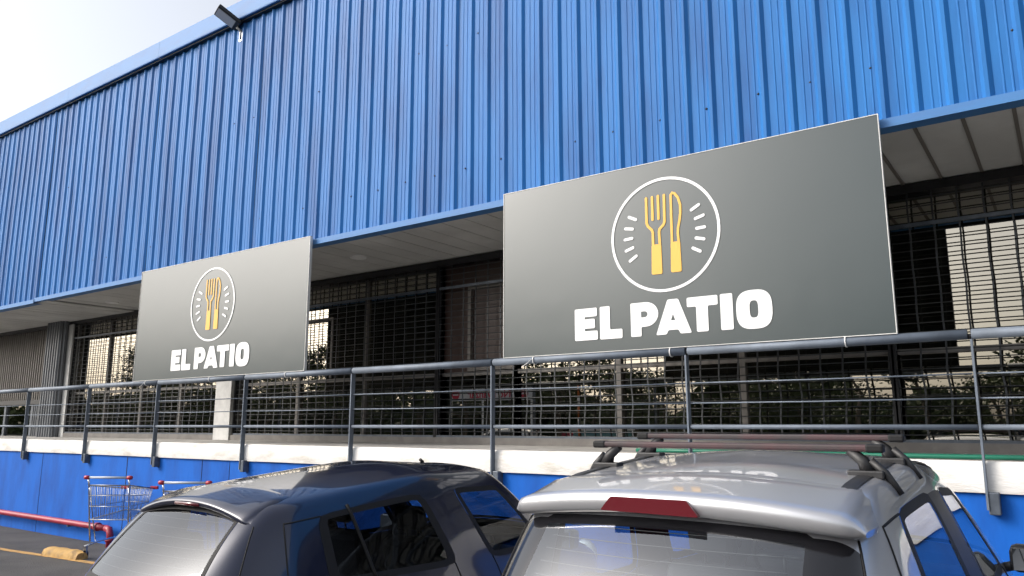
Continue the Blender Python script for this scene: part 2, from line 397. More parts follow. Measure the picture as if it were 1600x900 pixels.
# ------------------------------------------------------------------ signs
LET = {
 'E': [[(.822, .110), (.822, .404), (1.057, .404), (1.057, .325), (.927, .325), (.927, .304), (1.034, .304), (1.034, .217), (.927, .217), (.927, .194), (1.063, .194), (1.063, .110)]],
 'L': [[(1.087, .108), (1.087, .406), (1.190, .406), (1.190, .192), (1.313, .192), (1.313, .108)]],
 'T': [[(1.928, .409), (2.198, .409), (2.198, .328), (2.112, .328), (2.112, .113), (2.009, .113), (2.009, .328), (1.928, .328)]],
 'I': [[(2.219, .411), (2.324, .411), (2.324, .112), (2.219, .112)]],
 'A': [[(1.638, .110), (1.752, .411), (1.850, .411), (1.964, .110), (1.862, .110), (1.846, .146), (1.752, .146), (1.736, .110)], [(1.779, .228), (1.819, .228), (1.799, .284)]],
}
def superell(c, a, b, e, n=40):
    o = []
    for k in range(n):
        t = 2 * math.pi * k / n; ct, st = math.cos(t), math.sin(t)
        o.append((c[0] + a * math.copysign(abs(ct) ** (2 / e), ct), c[1] + b * math.copysign(abs(st) ** (2 / e), st)))
    return o
LET['O'] = 'O'; 
Pp = [(1.398, .110), (1.398, .408)] + [(1.545 + .119 * math.sin(math.pi * k / 12), .300 + .108 * math.cos(math.pi * k / 12)) for k in range(13)] + [(1.500, .192), (1.500, .110)]
Ph = [(1.500, .328), (1.500, .275)] + [(1.535 + .027 * math.cos(math.pi * (k / 8 - .5)), .3015 + .0265 * math.sin(math.pi * (k / 8 - .5))) for k in range(9)]
def sign(label, x0, width, shift, ph):
    t = thing('restaurant_sign', label, 'sign', (x0, 6.085, 2.408), 0, None)
    H = 1.665
    n, m2 = 44, 22; rows = []
    r_ = random.Random(ph)
    dents = [(r_.uniform(.3, width - .1), r_.choice([r_.uniform(0, .1), r_.uniform(.3, .5)]), r_.uniform(.05, .16), r_.uniform(-.002, .002)) for _ in range(22)]
    for j in range(m2 + 1):
        z = H * j / m2; row = []
        for i in range(n + 1):
            x = width * i / n
            d = .001 * math.sin(2.1 * x + ph) * math.sin(1.7 * z + 1) + sum(a * math.exp(-((x - cx) ** 2 / (.3 * s_) + (z - cz) ** 2 / s_) / (s_ * .6)) for cx, cz, s_, a in dents) * min(1, z * 6)
            row.append((x, d * min(1, 4 * x, 4 * (width - x)), z))
        rows.append(row)
    face = MB().grid(rows).build('face', 'sign_vinyl', t)
    fr = MB(); e = .006
    fr.box((-e, -.004, -e), (0, .035, H + e)); fr.box((width, -.004, -e), (width + e, .035, H + e)); fr.box((0, -.004, H), (width, .035, H + e)); fr.box((0, .0, -e), (width, .035, 0))
    fr.build('frame', 'sign_edge', t)
    box('back_panel', (0, .016, 0), (width, .034, H), 'dark_metal', t)
    art = []
    Y = -.0055
    art.append(flat('ring', [circle((1.738, .995), .515, 72), circle((1.738, .995), .490, 72)], .001, 'sign_white', t))
    tk = [((1.408, 1.199), (1.474, 1.166)), ((1.370, 1.096), (1.440, 1.084)), ((1.362, .994), (1.432, .999)), ((1.370, .890), (1.439, .912)), ((1.407, .793), (1.470, .832)),
          ((2.003, 1.168), (2.070, 1.204)), ((2.036, 1.086), (2.108, 1.106)), ((2.045, .999), (2.115, 1.001)), ((2.036, .916), (2.105, .898)), ((2.004, .832), (2.067, .797))]
    for a, b in tk: art.append(flat('ray_mark', [ribbon([a, b], .027)], .001, 'sign_white', t))
    fk = empty_part('fork', t)
    yl = [ribbon([(1.582, 1.345), (1.580, 1.115), (1.592, 1.085), (1.630, 1.045), (1.637, 1.02), (1.636, .905)], .024), ribbon([(1.755, 1.345), (1.752, 1.105), (1.742, 1.08), (1.703, 1.045), (1.697, 1.02), (1.700, .905)], .024),
          ribbon([(1.640, 1.345), (1.639, 1.14)], .024), ribbon([(1.697, 1.347), (1.696, 1.14)], .024)]
    for q in yl: flat('tine', [q], .001, 'sign_yellow', fk)
    flat('handle', [rounded([(1.622, .912), (1.713, .910), (1.716, .642), (1.614, .644)], .018)], .0016, 'sign_yellow', fk)
    kf = empty_part('knife', t)
    flat('blade', [ribbon([(1.815, .905), (1.818, 1.335), (1.832, 1.352), (1.855, 1.343), (1.885, 1.30), (1.903, 1.235), (1.902, 1.16), (1.893, 1.10), (1.876, 1.03), (1.872, .98), (1.877, .905)], .022, False)], .001, 'sign_yellow', kf)
    flat('handle', [rounded([(1.803, .912), (1.890, .910), (1.895, .642), (1.796, .644)], .018)], .0016, 'sign_yellow', kf)
    for ch, q in LET.items():
        if ch == 'O': outl = [superell((2.497, .262), .146, .158, 2.9), superell((2.496, .264), .035, .070, 3.2, 24)]
        else: outl = [rounded(o, .014 if len(o) > 3 else .005) for o in q]
        art.append(flat('letter_' + ch.lower(), outl, .001, 'sign_white', t))
    art.append(flat('letter_p', [rounded(Pp, .012, 3), rounded(Ph, .004, 2)], .001, 'sign_white', t))
    # lay the art (drawn in x,y) on the upright face
    for o in art + [fk, kf]:
        o.rotation_euler = (R(90), 0, 0); o.location = (shift, Y, 0)
    for ox in (.35, width * .5, width - .35):
        MB().lathe([(.040, -.004), (.045, -.004), (.045, .004), (.040, .004), (.040, -.004)], 14, 'x', (ox, .03, -.038)).build('cable_tie', 'white_plastic', t)
    MB().tube([(.33, -.008, -.03), (.30, -.03, -.07), (.24, -.035, -.10)], .003, 5).build('tie_tail', 'white_plastic', t)
    t.rotation_euler.x = R(.0)
    return t
sign('grey black restaurant sign with fork and knife logo, nearer the camera', -4.487, 3.514, 0, 1)
sign('grey black restaurant sign with fork and knife logo, farther along the fascia', -11.41, 3.92, .18, 2)

# ------------------------------------------------------------------ floodlight
fl = thing('floodlight', 'black LED floodlight fixed under the blue parapet trim', 'lamp', (-9.42, 6.18, 7.50))
hd = MB(); hd.box((-.14, -.42, .02), (.14, -.05, .08), .012); hd_o = hd.build('housing', 'dark_metal', fl)
MB().box((-.115, -.40, .012), (.115, -.12, .019)).build('lens', 'lamp_lens', hd_o)
hd_o.rotation_euler = (R(-28), 0, R(-20))
MB().tube([(0, -.06, .04), (0, .02, .0), (0, .02, -.12)], .02, 8).build('arm', 'galv', fl)
MB().box((-.05, .015, -.16), (.05, .03, .02), .004).build('mount_plate', 'galv', fl)
# stain is left to the sheet; green hose on the walkway
hz = MB().tube([(-3.2 + i * .5, 6.34 + .03 * math.sin(i * 1.1), 1.535) for i in range(22)], .018, 8).build('garden_hose', 'green_hose')
tag(hz, 'green hose lying along the walkway edge behind the silver car', 'hose')
# red pipe
rp = thing('fire_pipe', 'dark red pipe running low along the blue wall to a bent end', 'pipe')
MB().tube([(XL, 6.05, .27), (-18, 6.05, .268), (-12.2, 6.05, .262), (-11.75, 6.05, .26)], .045, 12).build('pipe', 'red_pipe', rp)
MB().tube([(-11.75, 6.05, .26), (-11.66, 6.05, .25), (-11.62, 6.05, .18), (-11.62, 6.05, -.02)], .047, 12).build('elbow', 'red_pipe', rp)
MB().lathe([(0, -.03), (.062, -.03), (.062, .03), (0, .03)], 14, 'x', (-12.0, 6.05, .262)).build('coupling', 'red_pipe', rp)
MB().lathe([(0, -.02), (.062, -.02), (.062, .02), (0, .02)], 14, 'z', (-11.62, 6.05, .10)).build('coupling', 'red_pipe', rp)
for x in (-20.2, -16.4, -12.9): MB().box((x - .02, 6.03, .20), (x + .02, 6.185, .225)).build('pipe_clamp', 'grey_metal', rp)
# wheel stop and parking line
def wheel_stop(x, y, ang, label):
    mb = MB(); rows = []; r_ = random.Random(int(x * 10))
    pr = [(-.10, 0), (-.098, .05), (-.07, .10), (-.02, .115), (.03, .112), (.075, .095), (.10, .045), (.10, 0)]
    for k in range(15):
        t = k / 14; e = .78 if k in (0, 14) else (.95 if k in (1, 13) else 1)
        rows.append([((t - .5) * .78, a * e * (1 + r_.uniform(-.05, .05)), b * e * (1 + r_.uniform(-.06, .06))) for a, b in pr])
    mb.grid(rows); n = len(pr); mb.f += [tuple(range(n)), tuple(14 * n + i for i in range(n))[::-1]]; mb.smooth += [False, False]
    o = mb.build('wheel_stop', 'yellow_stop', None, (x, y, .045)); o.rotation_euler.z = ang
    return tag(o, label, 'wheel stop')
wheel_stop(-10.95, 5.12, .10, 'worn yellow concrete wheel stop on the asphalt by the shopping cart')
pl = MB(); rr = random.Random(5); N = 40
pl.grid([[(-15.4 + 6.2 * k / N, 4.62 + .62 * k / N * .95 + s * .05 + rr.uniform(-.008, .008), .055) for s in (-1, 1)] for k in range(N + 1)], False)
tag(pl.build('parking_line', 'yellow_line'), kind='structure')

# ------------------------------------------------------------------ shopping carts
def cart(loc, rz, label):
    t = thing('shopping_cart', label, 'shopping cart', loc, rz, 'shopping carts by the blue wall'); t.scale = (1.08, .92, 1.02)
    # local: +y is the nose of the cart, handle at y=0
    def wire(a, b, r=.0035): return (a, b, r)
    def lerp(a, b, k): return tuple(a[i] + (b[i] - a[i]) * k for i in range(3))
    A = [(-.27, .03, .93), (.27, .03, .93), (.20, .80, .84), (-.20, .80, .84)]      # basket rim
    B = [(-.23, .07, .50), (.23, .07, .50), (.15, .74, .56), (-.15, .74, .56)]      # basket floor
    rim = MB(); rim.tube(A + [A[0]], .008, 8)
    fl_ = MB(); fl_.tube(B + [B[0]], .006, 8)
    rim.build('basket_rim', 'galv', t); fl_.build('basket_base', 'galv', t)
    for s_, (i, j) in enumerate(((0, 1), (1, 2), (2, 3), (3, 0))):
        mb = MB(); n = 13 if s_ % 2 == 0 else 17
        for k in range(1, n): mb.tube([lerp(A[i], A[j], k / n), lerp(B[i], B[j], k / n)], .0028, 5)
        for q in (.3, .62): mb.tube([lerp(A[i], B[i], q), lerp(A[j], B[j], q)], .0045, 6)
        mb.build('basket_side', 'galv', t)
    mb = MB()
    for k in range(1, 9): mb.tube([lerp(B[0], B[1], k / 9), lerp(B[3], B[2], k / 9)], .003, 5)
    mb.build('basket_floor', 'galv', t)
    for s in (-1, 1):
        MB().tube([(s * .26, .0, 1.02), (s * .26, .03, .93), (s * .25, .10, .45), (s * .25, .16, .18)], .011, 8).build('upright', 'chrome', t)
        MB().tube([(s * .25, .03, .90), (s * .24, .25, .22)], .008, 8).build('brace', 'chrome', t)
        MB().tube([(s * .25, .02, .17), (s * .24, .30, .20), (s * .18, .80, .22), (s * .17, .84, .17)], .012, 8).build('base_rail', 'chrome', t)
        for yy, xx in ((.06, .25), (.82, .17)):
            wq = MB().lathe([(.02, -.014), (.06, -.014), (.064, 0), (.06, .014), (.02, .014)], 16, 'x', (s * xx, yy, .064)).build('wheel', 'rubber', t)
            MB().box((s * xx - .02, yy - .015, .06), (s * xx + .02, yy + .015, .17)).build('caster_fork', 'galv', t)
        MB().lathe([(0, -.03), (.022, -.03), (.026, 0), (.022, .03), (0, .03)], 12, 'x', (s * .275, -.01, 1.03)).build('handle_end', 'red_plastic', t)
    MB().tube([(-.245, -.01, 1.03), (.245, -.01, 1.03)], .015, 10).build('handle', 'grey_plastic', t)
    MB().tube([(-.20, .80, .85), (.20, .80, .85)], .008, 8).build('nose_bar', 'dark_metal', t)
    for s in (-1, 1): MB().box((s * .20 - .05, .78, .83), (s * .20 + .05, .82, .87), .006).build('bumper', 'red_plastic', t)
    return t
cart((-10.34, 5.30, .03), R(30), 'wire shopping cart with red handle ends against the blue wall, fully visible')
cart((-8.66, 5.36, .03), R(30), 'wire shopping cart mostly hidden behind the dark car roof')

# ------------------------------------------------------------------ cars
def car(name, label, loc, rz, belt, top, roof, low, nose, paint, side_glass, rear_glass, trim_tag, wheels, deep=True):
    """half-ring cage: rear centre -> corner -> side -> windscreen centre; belt/top have 14 stations"""
    t = thing(name, label, 'car', loc, rz)
    bm = bmesh.new(); V = {}
    def vv(p):
        k = (round(p[0], 4), round(p[1], 4), round(p[2], 4))
        if k not in V: V[k] = bm.verts.new(k)
        return V[k]
    tags = []
    def quad(a, b, c, d, tg):
        for s in (1, -1):
            ps = [vv((s * p[0], p[1], p[2])) for p in (a, b, c, d)]
            if s < 0: ps = ps[::-1]
            if len(set(ps)) < 3: continue
            try: f = bm.faces.new(ps); f.material_index = tg
            except ValueError: pass
    # tags: 0 body 1 rear glass 2 rear corner trim 3 rear side glass 4 pillar 5 front side glass 6 windscreen 7 front door 8 rear door 9 hood
    gt = [1, 1, 1 if False else trim_tag[0], trim_tag[1], 8, 3, 4, 5, 7, 0, 6, 6, 6]
    # stations: 0 rc 1 rm 2 rs 3 rk 4 c0 5 d0 6 b0 7 b1 8 a0 9 a1 10 ws 11 wm 12 wc
    for k in range(12):
        tg = [1, 1, trim_tag[0], 0, 8, 3, 4, 5, 0, 6, 6, 6][k]
        quad(belt[k], belt[k + 1], top[k + 1], top[k], tg)
    rows = [[top[3], top[2], top[1], top[0]]] + [[top[4 + i]] + roof[i] for i in range(5)] + [[top[9], top[10], top[11], top[12]]]
    for i in range(6):
        for j in range(3): quad(rows[i][j], rows[i + 1][j], rows[i + 1][j + 1], rows[i][j + 1], 0)
    # lower body: low[level] has stations 0..9 then f1 nk ns nm nc
    hoodrow = [[belt[9], belt[10], belt[11], belt[12]], nose[0], nose[1]]
    lvl3 = belt[:10] + [nose[0][0], nose[1][0], nose[1][1], nose[1][2], nose[1][3]]
    L = low + [lvl3]
    for j in range(len(L) - 1):
        for k in range(14):
            tg = 0
            if k in (4, 5): tg = 8
            if k in (7,): tg = 7
            if j == 0: tg = 0
            quad(L[j][k], L[j][k + 1], L[j + 1][k + 1], L[j + 1][k], tg)
    for i in range(2):
        for j in range(3): quad(hoodrow[i][j], hoodrow[i + 1][j], hoodrow[i + 1][j + 1], hoodrow[i][j + 1], 9)
    bmesh.ops.recalc_face_normals(bm, faces=bm.faces)
    def subdiv(bm_, lv):
        me = bpy.data.meshes.new('cage'); bm_.to_mesh(me); bm_.free()
        to = bpy.data.objects.new('cage', me); C.objects.link(to); md = to.modifiers.new('s', 'SUBSURF'); md.levels = lv; md.render_levels = lv
        dg = bpy.context.evaluated_depsgraph_get(); ev = bpy.data.meshes.new_from_object(to.evaluated_get(dg)); bpy.data.objects.remove(to); bpy.data.meshes.remove(me)
        return ev
    bm.verts.ensure_lookup_table(); goal = [v.co.copy() for v in bm.verts]
    for it in range(1):      # move the cage until the smooth surface passes through the given points
        ev = subdiv(bm.copy(), 2)
        for i, v in enumerate(bm.verts): v.co += (goal[i] - ev.vertices[i].co) * .85
        bpy.data.meshes.remove(ev)
    ev = subdiv(bm, 2); bm = bmesh.new(); bm.from_mesh(ev); bpy.data.meshes.remove(ev)
    # frames: inset each window as one region, the ring becomes its seal (10)
    for tg in (1, 3, 5, 6):
        for sgn in ((0,) if tg in (1, 6) else (1, -1)):
            fs = [f for f in bm.faces if f.material_index == tg and (sgn == 0 or f.calc_center_median().x * sgn > 0)]
            r_ = bmesh.ops.inset_region(bm, faces=fs, thickness=.018, depth=-.002, use_even_offset=True)
            for f in r_['faces']: f.material_index = 10 if tg != 1 else trim_tag[2]
    ev = subdiv(bm, 1)
    for f in ev.polygons: f.use_smooth = True
    co = [v.co.copy() for v in ev.vertices]; no = [v.normal.copy() for v in ev.vertices]
    polys = [(p.material_index, tuple(p.vertices), p.center.copy()) for p in ev.polygons]
    bvh = BVHTree.FromPolygons(co, [p[1] for p in polys]); bpy.data.meshes.remove(ev)
    def part(nm, sel, m, parent=t, off=0):
        fs = [p[1] for p in polys if sel(p)]
        if not fs: return None
        ids = {}; vs = []; ns = []
        for f in fs:
            for i in f:
                if i not in ids: ids[i] = len(vs); vs.append(co[i] + no[i] * off); ns.append(no[i])
        me = bpy.data.meshes.new(nm); me.from_pydata(vs, [], [tuple(ids[i] for i in f) for f in fs])
        for p in me.polygons: p.use_smooth = True
        me.update(); me.normals_split_custom_set_from_vertices([tuple(n_) for n_ in ns])
        return obj(nm, me, m, parent)
    part('body', lambda p: p[0] == 0, paint); part('bonnet', lambda p: p[0] == 9, paint)
    rg = part('rear_window', lambda p: p[0] == 1, rear_glass)
    part('hatch_trim', lambda p: p[0] == 2, 'black_gloss')
    part('windscreen', lambda p: p[0] == 6, 'car_glass')
    def ysp_(z): q = (z - belt[6][2]) / (top[6][2] - belt[6][2]); return (belt[6][1] + belt[7][1]) / 2 * (1 - q) + (top[6][1] + top[7][1]) / 2 * q
    def ya_(z): q = (z - belt[8][2]) / (top[8][2] - belt[8][2]); return (belt[8][1] + belt[9][1]) / 2 * (1 - q) + (top[8][1] + top[9][1]) / 2 * q
    part('windscreen_seal', lambda p: p[0] == 10 and p[2].y >= ya_(p[2].z), 'rubber', off=.002)
    part('rear_window_seal', lambda p: p[0] == 10 and abs(p[2].x) < belt[2][0] + .02 and p[2].y < belt[5][1] - .1 and p[2].y < top[4][1] - .05, 'rubber', off=.002)
    for s in (1, -1):
        ok = lambda p, tg: p[0] == tg and p[2].x * s > 0
        rd = part('door', lambda p: ok(p, 8), paint); part('side_window', lambda p: ok(p, 3), side_glass, rd)
        fd = part('door', lambda p: ok(p, 7), paint); part('side_window', lambda p: ok(p, 5), side_glass, fd)
        part('pillar_trim', lambda p: ok(p, 4), paint if paint == 'navy_paint' else 'plastic_black')
        part('window_seal', lambda p: ok(p, 10) and p[2].y < ysp_(p[2].z) and not (abs(p[2].x) < belt[2][0] + .02 and p[2].y < belt[5][1] - .1 and p[2].y < top[4][1] - .05), 'rubber', rd, off=.002); part('window_seal', lambda p: ok(p, 10) and ysp_(p[2].z) <= p[2].y < ya_(p[2].z), 'rubber', fd, off=.002)
        # handles
        for d_, yy in ((rd, belt[5][1] + .18), (fd, belt[7][1] + .18)):
            hit = bvh.ray_cast(Vector((s * 2, yy, belt[6][2] - .12)), Vector((-s, 0, 0)))
            if hit[0] is not None: MB().box((hit[0].x - .02, yy - .08, hit[0].z - .012), (hit[0].x + .02, yy + .08, hit[0].z + .012), .008).build('handle', paint, d_)
    # shut lines where two panels meet
    em = {}
    for tg, f, c in polys:
        for a, b in zip(f, f[1:] + f[:1]): em.setdefault((min(a, b), max(a, b)), []).append((tg, c))
    def chain(es):
        adj = {}
        for a, b in es: adj.setdefault(a, []).append(b); adj.setdefault(b, []).append(a)
        out = []; used = set()
        starts = [v for v in adj if len(adj[v]) != 2] + list(adj)
        for s0 in starts:
            for nb in adj[s0]:
                if (min(s0, nb), max(s0, nb)) in used: continue
                path = [s0, nb]; used.add((min(s0, nb), max(s0, nb)))
                while len(adj[path[-1]]) == 2:
                    nx = [q for q in adj[path[-1]] if (min(q, path[-1]), max(q, path[-1])) not in used]
                    if not nx: break
                    used.add((min(nx[0], path[-1]), max(nx[0], path[-1]))); path.append(nx[0])
                out.append(path)
        return out
    door = {7, 8, 3, 5}
    es = [e for e, l in em.items() if len(l) == 2 and l[0][0] != l[1][0] and ({l[0][0], l[1][0]} & {7, 8, 9}) and not ({l[0][0], l[1][0]} & {3, 5, 10})]
    mb = MB()
    for p in chain(es):
        if len(p) > 1: mb.tube([co[i] for i in p], .0045, 5)
    if mb.v: mb.build('shut_line', 'seam', t)
    # hatch shut line: from roof end down the corner station
    def surf_rear(x, z):
        h_ = bvh.ray_cast(Vector((x, -3, z)), Vector((0, 1, 0))); return h_[0]
    def surf_top(x, y):
        h_ = bvh.ray_cast(Vector((x, y, 3)), Vector((0, 0, -1))); return h_[0]
    def surf_side(y, z, s=1):
        h_ = bvh.ray_cast(Vector((s * 3, y, z)), Vector((-s, 0, 0))); return h_[0]
    for s in (1, -1):
        pts = []
        for k in range(13):
            q = k / 12; b0, t0 = belt[3], top[3]
            p = Vector((s * (b0[0] + (t0[0] - b0[0]) * q), b0[1] + (t0[1] - b0[1]) * q, b0[2] + (t0[2] - b0[2]) * q))
            h_ = bvh.find_nearest(p); pts.append(h_[0] + h_[1] * .001)
        MB().tube(pts, .004, 5).build('hatch_gap', 'seam', t)
    # rear window heater lines
    zb, zt = belt[0][2] + .06, top[0][2] - .06
    for k in range(9):
        z = zb + (zt - zb) * k / 8; pts = []
        xm = belt[2][0] + (top[2][0] - belt[2][0]) * (z - belt[0][2]) / (top[0][2] - belt[0][2]) - .06
        for q in range(13):
            h_ = surf_rear(-xm + 2 * xm * q / 12, z)
            if h_ is not None: pts.append(h_ + Vector((0, .006, 0)))
        if len(pts) > 2: MB().tube(pts, .0014, 4).build('heater_line', 'heater', rg)
    # bumpers and lamps
    for s in (1, -1):
        h_ = bvh.find_nearest(Vector((s * (low[2][3][0] - .03), low[2][3][1], low[2][3][2] + .06)))
        MB().lathe([(0, -.03), (.07, -.025), (.085, 0), (.07, .025), (0, .03)], 16, 'y', tuple(h_[0])).build('tail_lamp', 'tail_red', t)
        n3 = nose[1][0]
        h_ = bvh.find_nearest(Vector((s * (n3[0] - .08), n3[1] + .1, n3[2] - .06)))
        MB().lathe([(0, -.05), (.10, -.04), (.12, 0), (.08, .03), (0, .04)], 16, 'y', tuple(h_[0])).build('headlight', 'headlamp', t)
    for yw in wheels:
        for s in (1, -1):
            xo = .80 * s
            arch = MB().lathe([(0, 0), (.345, 0), (.36, .012 * s), (.345, .02 * s)], 24, 'x', (xo - .02 * s, yw, .31)); arch.build('wheel_arch', 'plastic_black', t)
            w_ = empty_part('wheel', t, (xo, yw, .30))
            MB().lathe([(.19, -.09 * s), (.28, -.09 * s), (.30, -.05 * s), (.30, .03 * s), (.28, .055 * s), (.20, .05 * s)], 28, 'x').build('tyre', 'tyre', w_)
            MB().lathe([(0, .045 * s), (.06, .05 * s), (.17, .03 * s), (.20, .05 * s)], 20, 'x').build('rim', 'rim', w_)
    # cabin
    yb, ya = belt[6][1], belt[9][1]; y5 = belt[5][1]; zbelt = belt[6][2]
    MB().box((-.68, y5 - .3, .28), (.68, ya, .34)).build('cabin_floor', 'seat', t)
    MB().box((-.64, ya - .42, zbelt - .28), (.64, ya - .02, zbelt - .03), .05).build('dashboard', 'seat', t)
    sw = MB(); sw.tube([(-.34 + .17 * math.cos(a), ya - .56 - .045 * math.sin(a), zbelt + .0 + .165 * math.sin(a)) for a in [2 * math.pi * k / 24 for k in range(25)]], .014, 8)
    for a in (0, math.pi, -math.pi / 2): sw.tube([(-.34, ya - .54, zbelt), (-.34 + .16 * math.cos(a), ya - .56 - .04 * math.sin(a), zbelt + .16 * math.sin(a))], .012, 6)
    sw.build('steering_wheel', 'plastic_black', t)
    hm = surf_top(0, top[12][1] - .02)
    mz = hm.z if hm is not None else top[12][2]
    MB().box((-.11, top[12][1] + .05, mz - .15), (.11, top[12][1] + .08, mz - .085), .012).build('rear_view_mirror', 'plastic_black', t)
    def seat(x, y, w, hz_, m):
        s_ = empty_part('seat', t, (x, y, 0))
        MB().box((-w / 2, 0, .42), (w / 2, .48, .58), .05).build('cushion', m, s_)
        b_ = MB().box((-w / 2, -.07, 0), (w / 2, .07, hz_), .05).build('backrest', m, s_, (0, .02, .52)); b_.rotation_euler.x = R(12)
        for hx in ((0,) if w < .7 else (-.38, .38)):
            h_ = MB().box((hx - .12, -.045, hz_ + .05), (hx + .12, .045, hz_ + .21), .04); 
            h_.tube([(hx - .05, 0, hz_ - .02), (hx - .05, 0, hz_ + .08)], .007, 6); h_.tube([(hx + .05, 0, hz_ - .02), (hx + .05, 0, hz_ + .08)], .007, 6)
            o_ = h_.build('headrest', m, s_, (0, .02, .52)); o_.rotation_euler.x = R(12)
    for x in (-.35, .35): seat(x, yb - .05, .50, .46 if zbelt < .9 else .54, 'seat_grey' if paint == 'silver_paint' else 'seat')
    seat(0, y5 + .05, 1.2, .36 if zbelt < .9 else .44, 'seat_grey' if paint == 'silver_paint' else 'seat')
    # mirrors
    for s in (1, -1):
        mx, my, mz = s * (belt[8][0] + .13), belt[8][1] - .10, belt[8][2] + .07
        m_ = MB().box((mx - .095, my - .03, mz - .065), (mx + .095, my + .10, mz + .075), .035).build('wing_mirror', paint if paint != 'silver_paint' else 'plastic_black', t)
        MB().box((mx - .078, my - .034, mz - .05), (mx + .078, my - .0301, mz + .06)).build('mirror_glass', 'mirror_glass', m_)
        MB().tube([(s * (belt[8][0] - .02), my + .06, mz - .06), (mx - s * .05, my + .05, mz - .03)], .025, 8).build('mirror_arm', 'plastic_black', m_)
    return t, bvh, surf_rear, surf_top, surf_side

def mk(lst): return [tuple(p) for p in lst]
# dark hatchback
belt = mk([(0, .02, .86), (.30, .05, .86), (.52, .12, .87), (.67, .25, .88), (.735, .58, .87), (.745, .69, .86), (.765, 1.96, .80), (.765, 2.10, .80), (.75, 2.96, .81), (.70, 3.10, .83), (.50, 3.22, .87), (.27, 3.30, .885), (0, 3.32, .89)])
top = mk([(0, .46, 1.30), (.25, .455, 1.285), (.43, .44, 1.25), (.56, .42, 1.205), (.607, .60, 1.22), (.620, .71, 1.235), (.645, 1.62, 1.335), (.645, 1.80, 1.34), (.615, 2.38, 1.31), (.575, 2.46, 1.325), (.42, 2.50, 1.36), (.22, 2.53, 1.375), (0, 2.54, 1.38)])
roof = [[(.49, .63, 1.29), (.27, .64, 1.335), (0, .64, 1.348)], [(.50, .75, 1.313), (.28, .76, 1.362), (0, .76, 1.377)], [(.51, 1.62, 1.392), (.28, 1.62, 1.441), (0, 1.62, 1.46)], [(.51, 1.80, 1.392), (.28, 1.80, 1.441), (0, 1.80, 1.46)], [(.48, 2.36, 1.375), (.25, 2.38, 1.41), (0, 2.38, 1.418)]]
def lower(z, rear, xs, nk):
    st = [(0, rear), (.35, rear + .02), (.60, rear + .08), (.76, rear + .28)]
    o = [(x, y, z) for x, y in st] + [(xs, belt[k][1], z) for k in range(4, 10)]
    o += [(xs - .03, nk - .38, z), (.70, nk - .10, z), (.52, nk - .03, z), (.3, nk, z), (0, nk + .01, z)]
    return o
low = [lower(.22, -.02, .77, 3.74), lower(.42, -.07, .815, 3.80), lower(.66, -.04, .82, 3.78)]
nose = [[(.69, 3.38, .80), (.46, 3.43, .845), (.26, 3.45, .86), (0, 3.46, .865)], [(.62, 3.66, .70), (.45, 3.72, .72), (.26, 3.745, .73), (0, 3.75, .735)]]
dark, dbvh, dsr, dst, dss = car('parked_car', 'dark navy hatchback with curved rear window parked nose to the wall', (-4.0, 2.10, .05), 0, belt, top, roof, low, nose, 'navy_paint', 'dark_glass', 'rear_glass', (0, 0, 10), (.72, 3.05))
# dark car: spoiler lip over the rear glass, wiper, aerial
def lip(cx_half, ytop, parent, prof, m, st, name='rear_spoiler', n=40):
    rows = []
    for k in range(n + 1):
        x = -cx_half + 2 * cx_half * k / n; q = abs(x) / cx_half
        pq = prof(x, q); my_, mz_ = sum(p[0] for p in pq) / len(pq), sum(p[1] for p in pq) / len(pq); e = 1 if q < .9 else .25 + .75 * math.sqrt(max(0, 1 - ((q - .9) / .1) ** 2))
        zc = (min(p[1] for p in pq) + mz_) / 2; rows.append([(x, my_ + (y - my_) * (.75 + .25 * e), zc + (z - zc) * e) for y, z in pq])
    mb = MB().grid(rows)
    m_ = len(rows[0]); mb.f += [tuple(range(m_)), tuple(n * m_ + i for i in range(m_))[::-1]]; mb.smooth += [False, False]
    return mb.build(name, m, parent)
def dprof(x, q):
    r = dst(x, .70); z0 = r.z if r is not None else 1.3
    yb = .395 + .02 * q ** 3; zb = 1.294 - .092 * q ** 2.2
    bz = lambda y, z: max(z, (dst(x, y).z if dst(x, y) is not None else 0) + .012)
    return [(.70, z0 + .002), (.60, bz(.60, z0 - .02)), (yb + .07, bz(yb + .07, zb + .020)), (yb, zb + .008), (yb - .004, zb - .004), (yb, zb - .022), (yb + .04, zb - .030), (yb + .14, zb - .016), (.70, z0 - .03)]
dsp = lip(.53, .5, dark, dprof, 'navy_paint', dst)
MB().tube([(-.115, .40, 1.278), (.115, .40, 1.278)], .012, 8).build('brake_light', 'tail_red', dsp)
for s in (1, -1):
    pts = []
    for k in range(9):
        q = k / 8; h_ = dss(.99 + .12 * q, 1.262 - .40 * q, s)
        if h_ is not None: pts.append(h_ + Vector((s * .002, 0, 0)))
    MB().tube(pts, .011, 6).build('window_divider', 'rubber', dark)
ra = dst(0, 2.3)
MB().tube([tuple(ra), (0, 2.27, ra.z + .02)], .012, 8).build('aerial_base', 'rubber', dark)

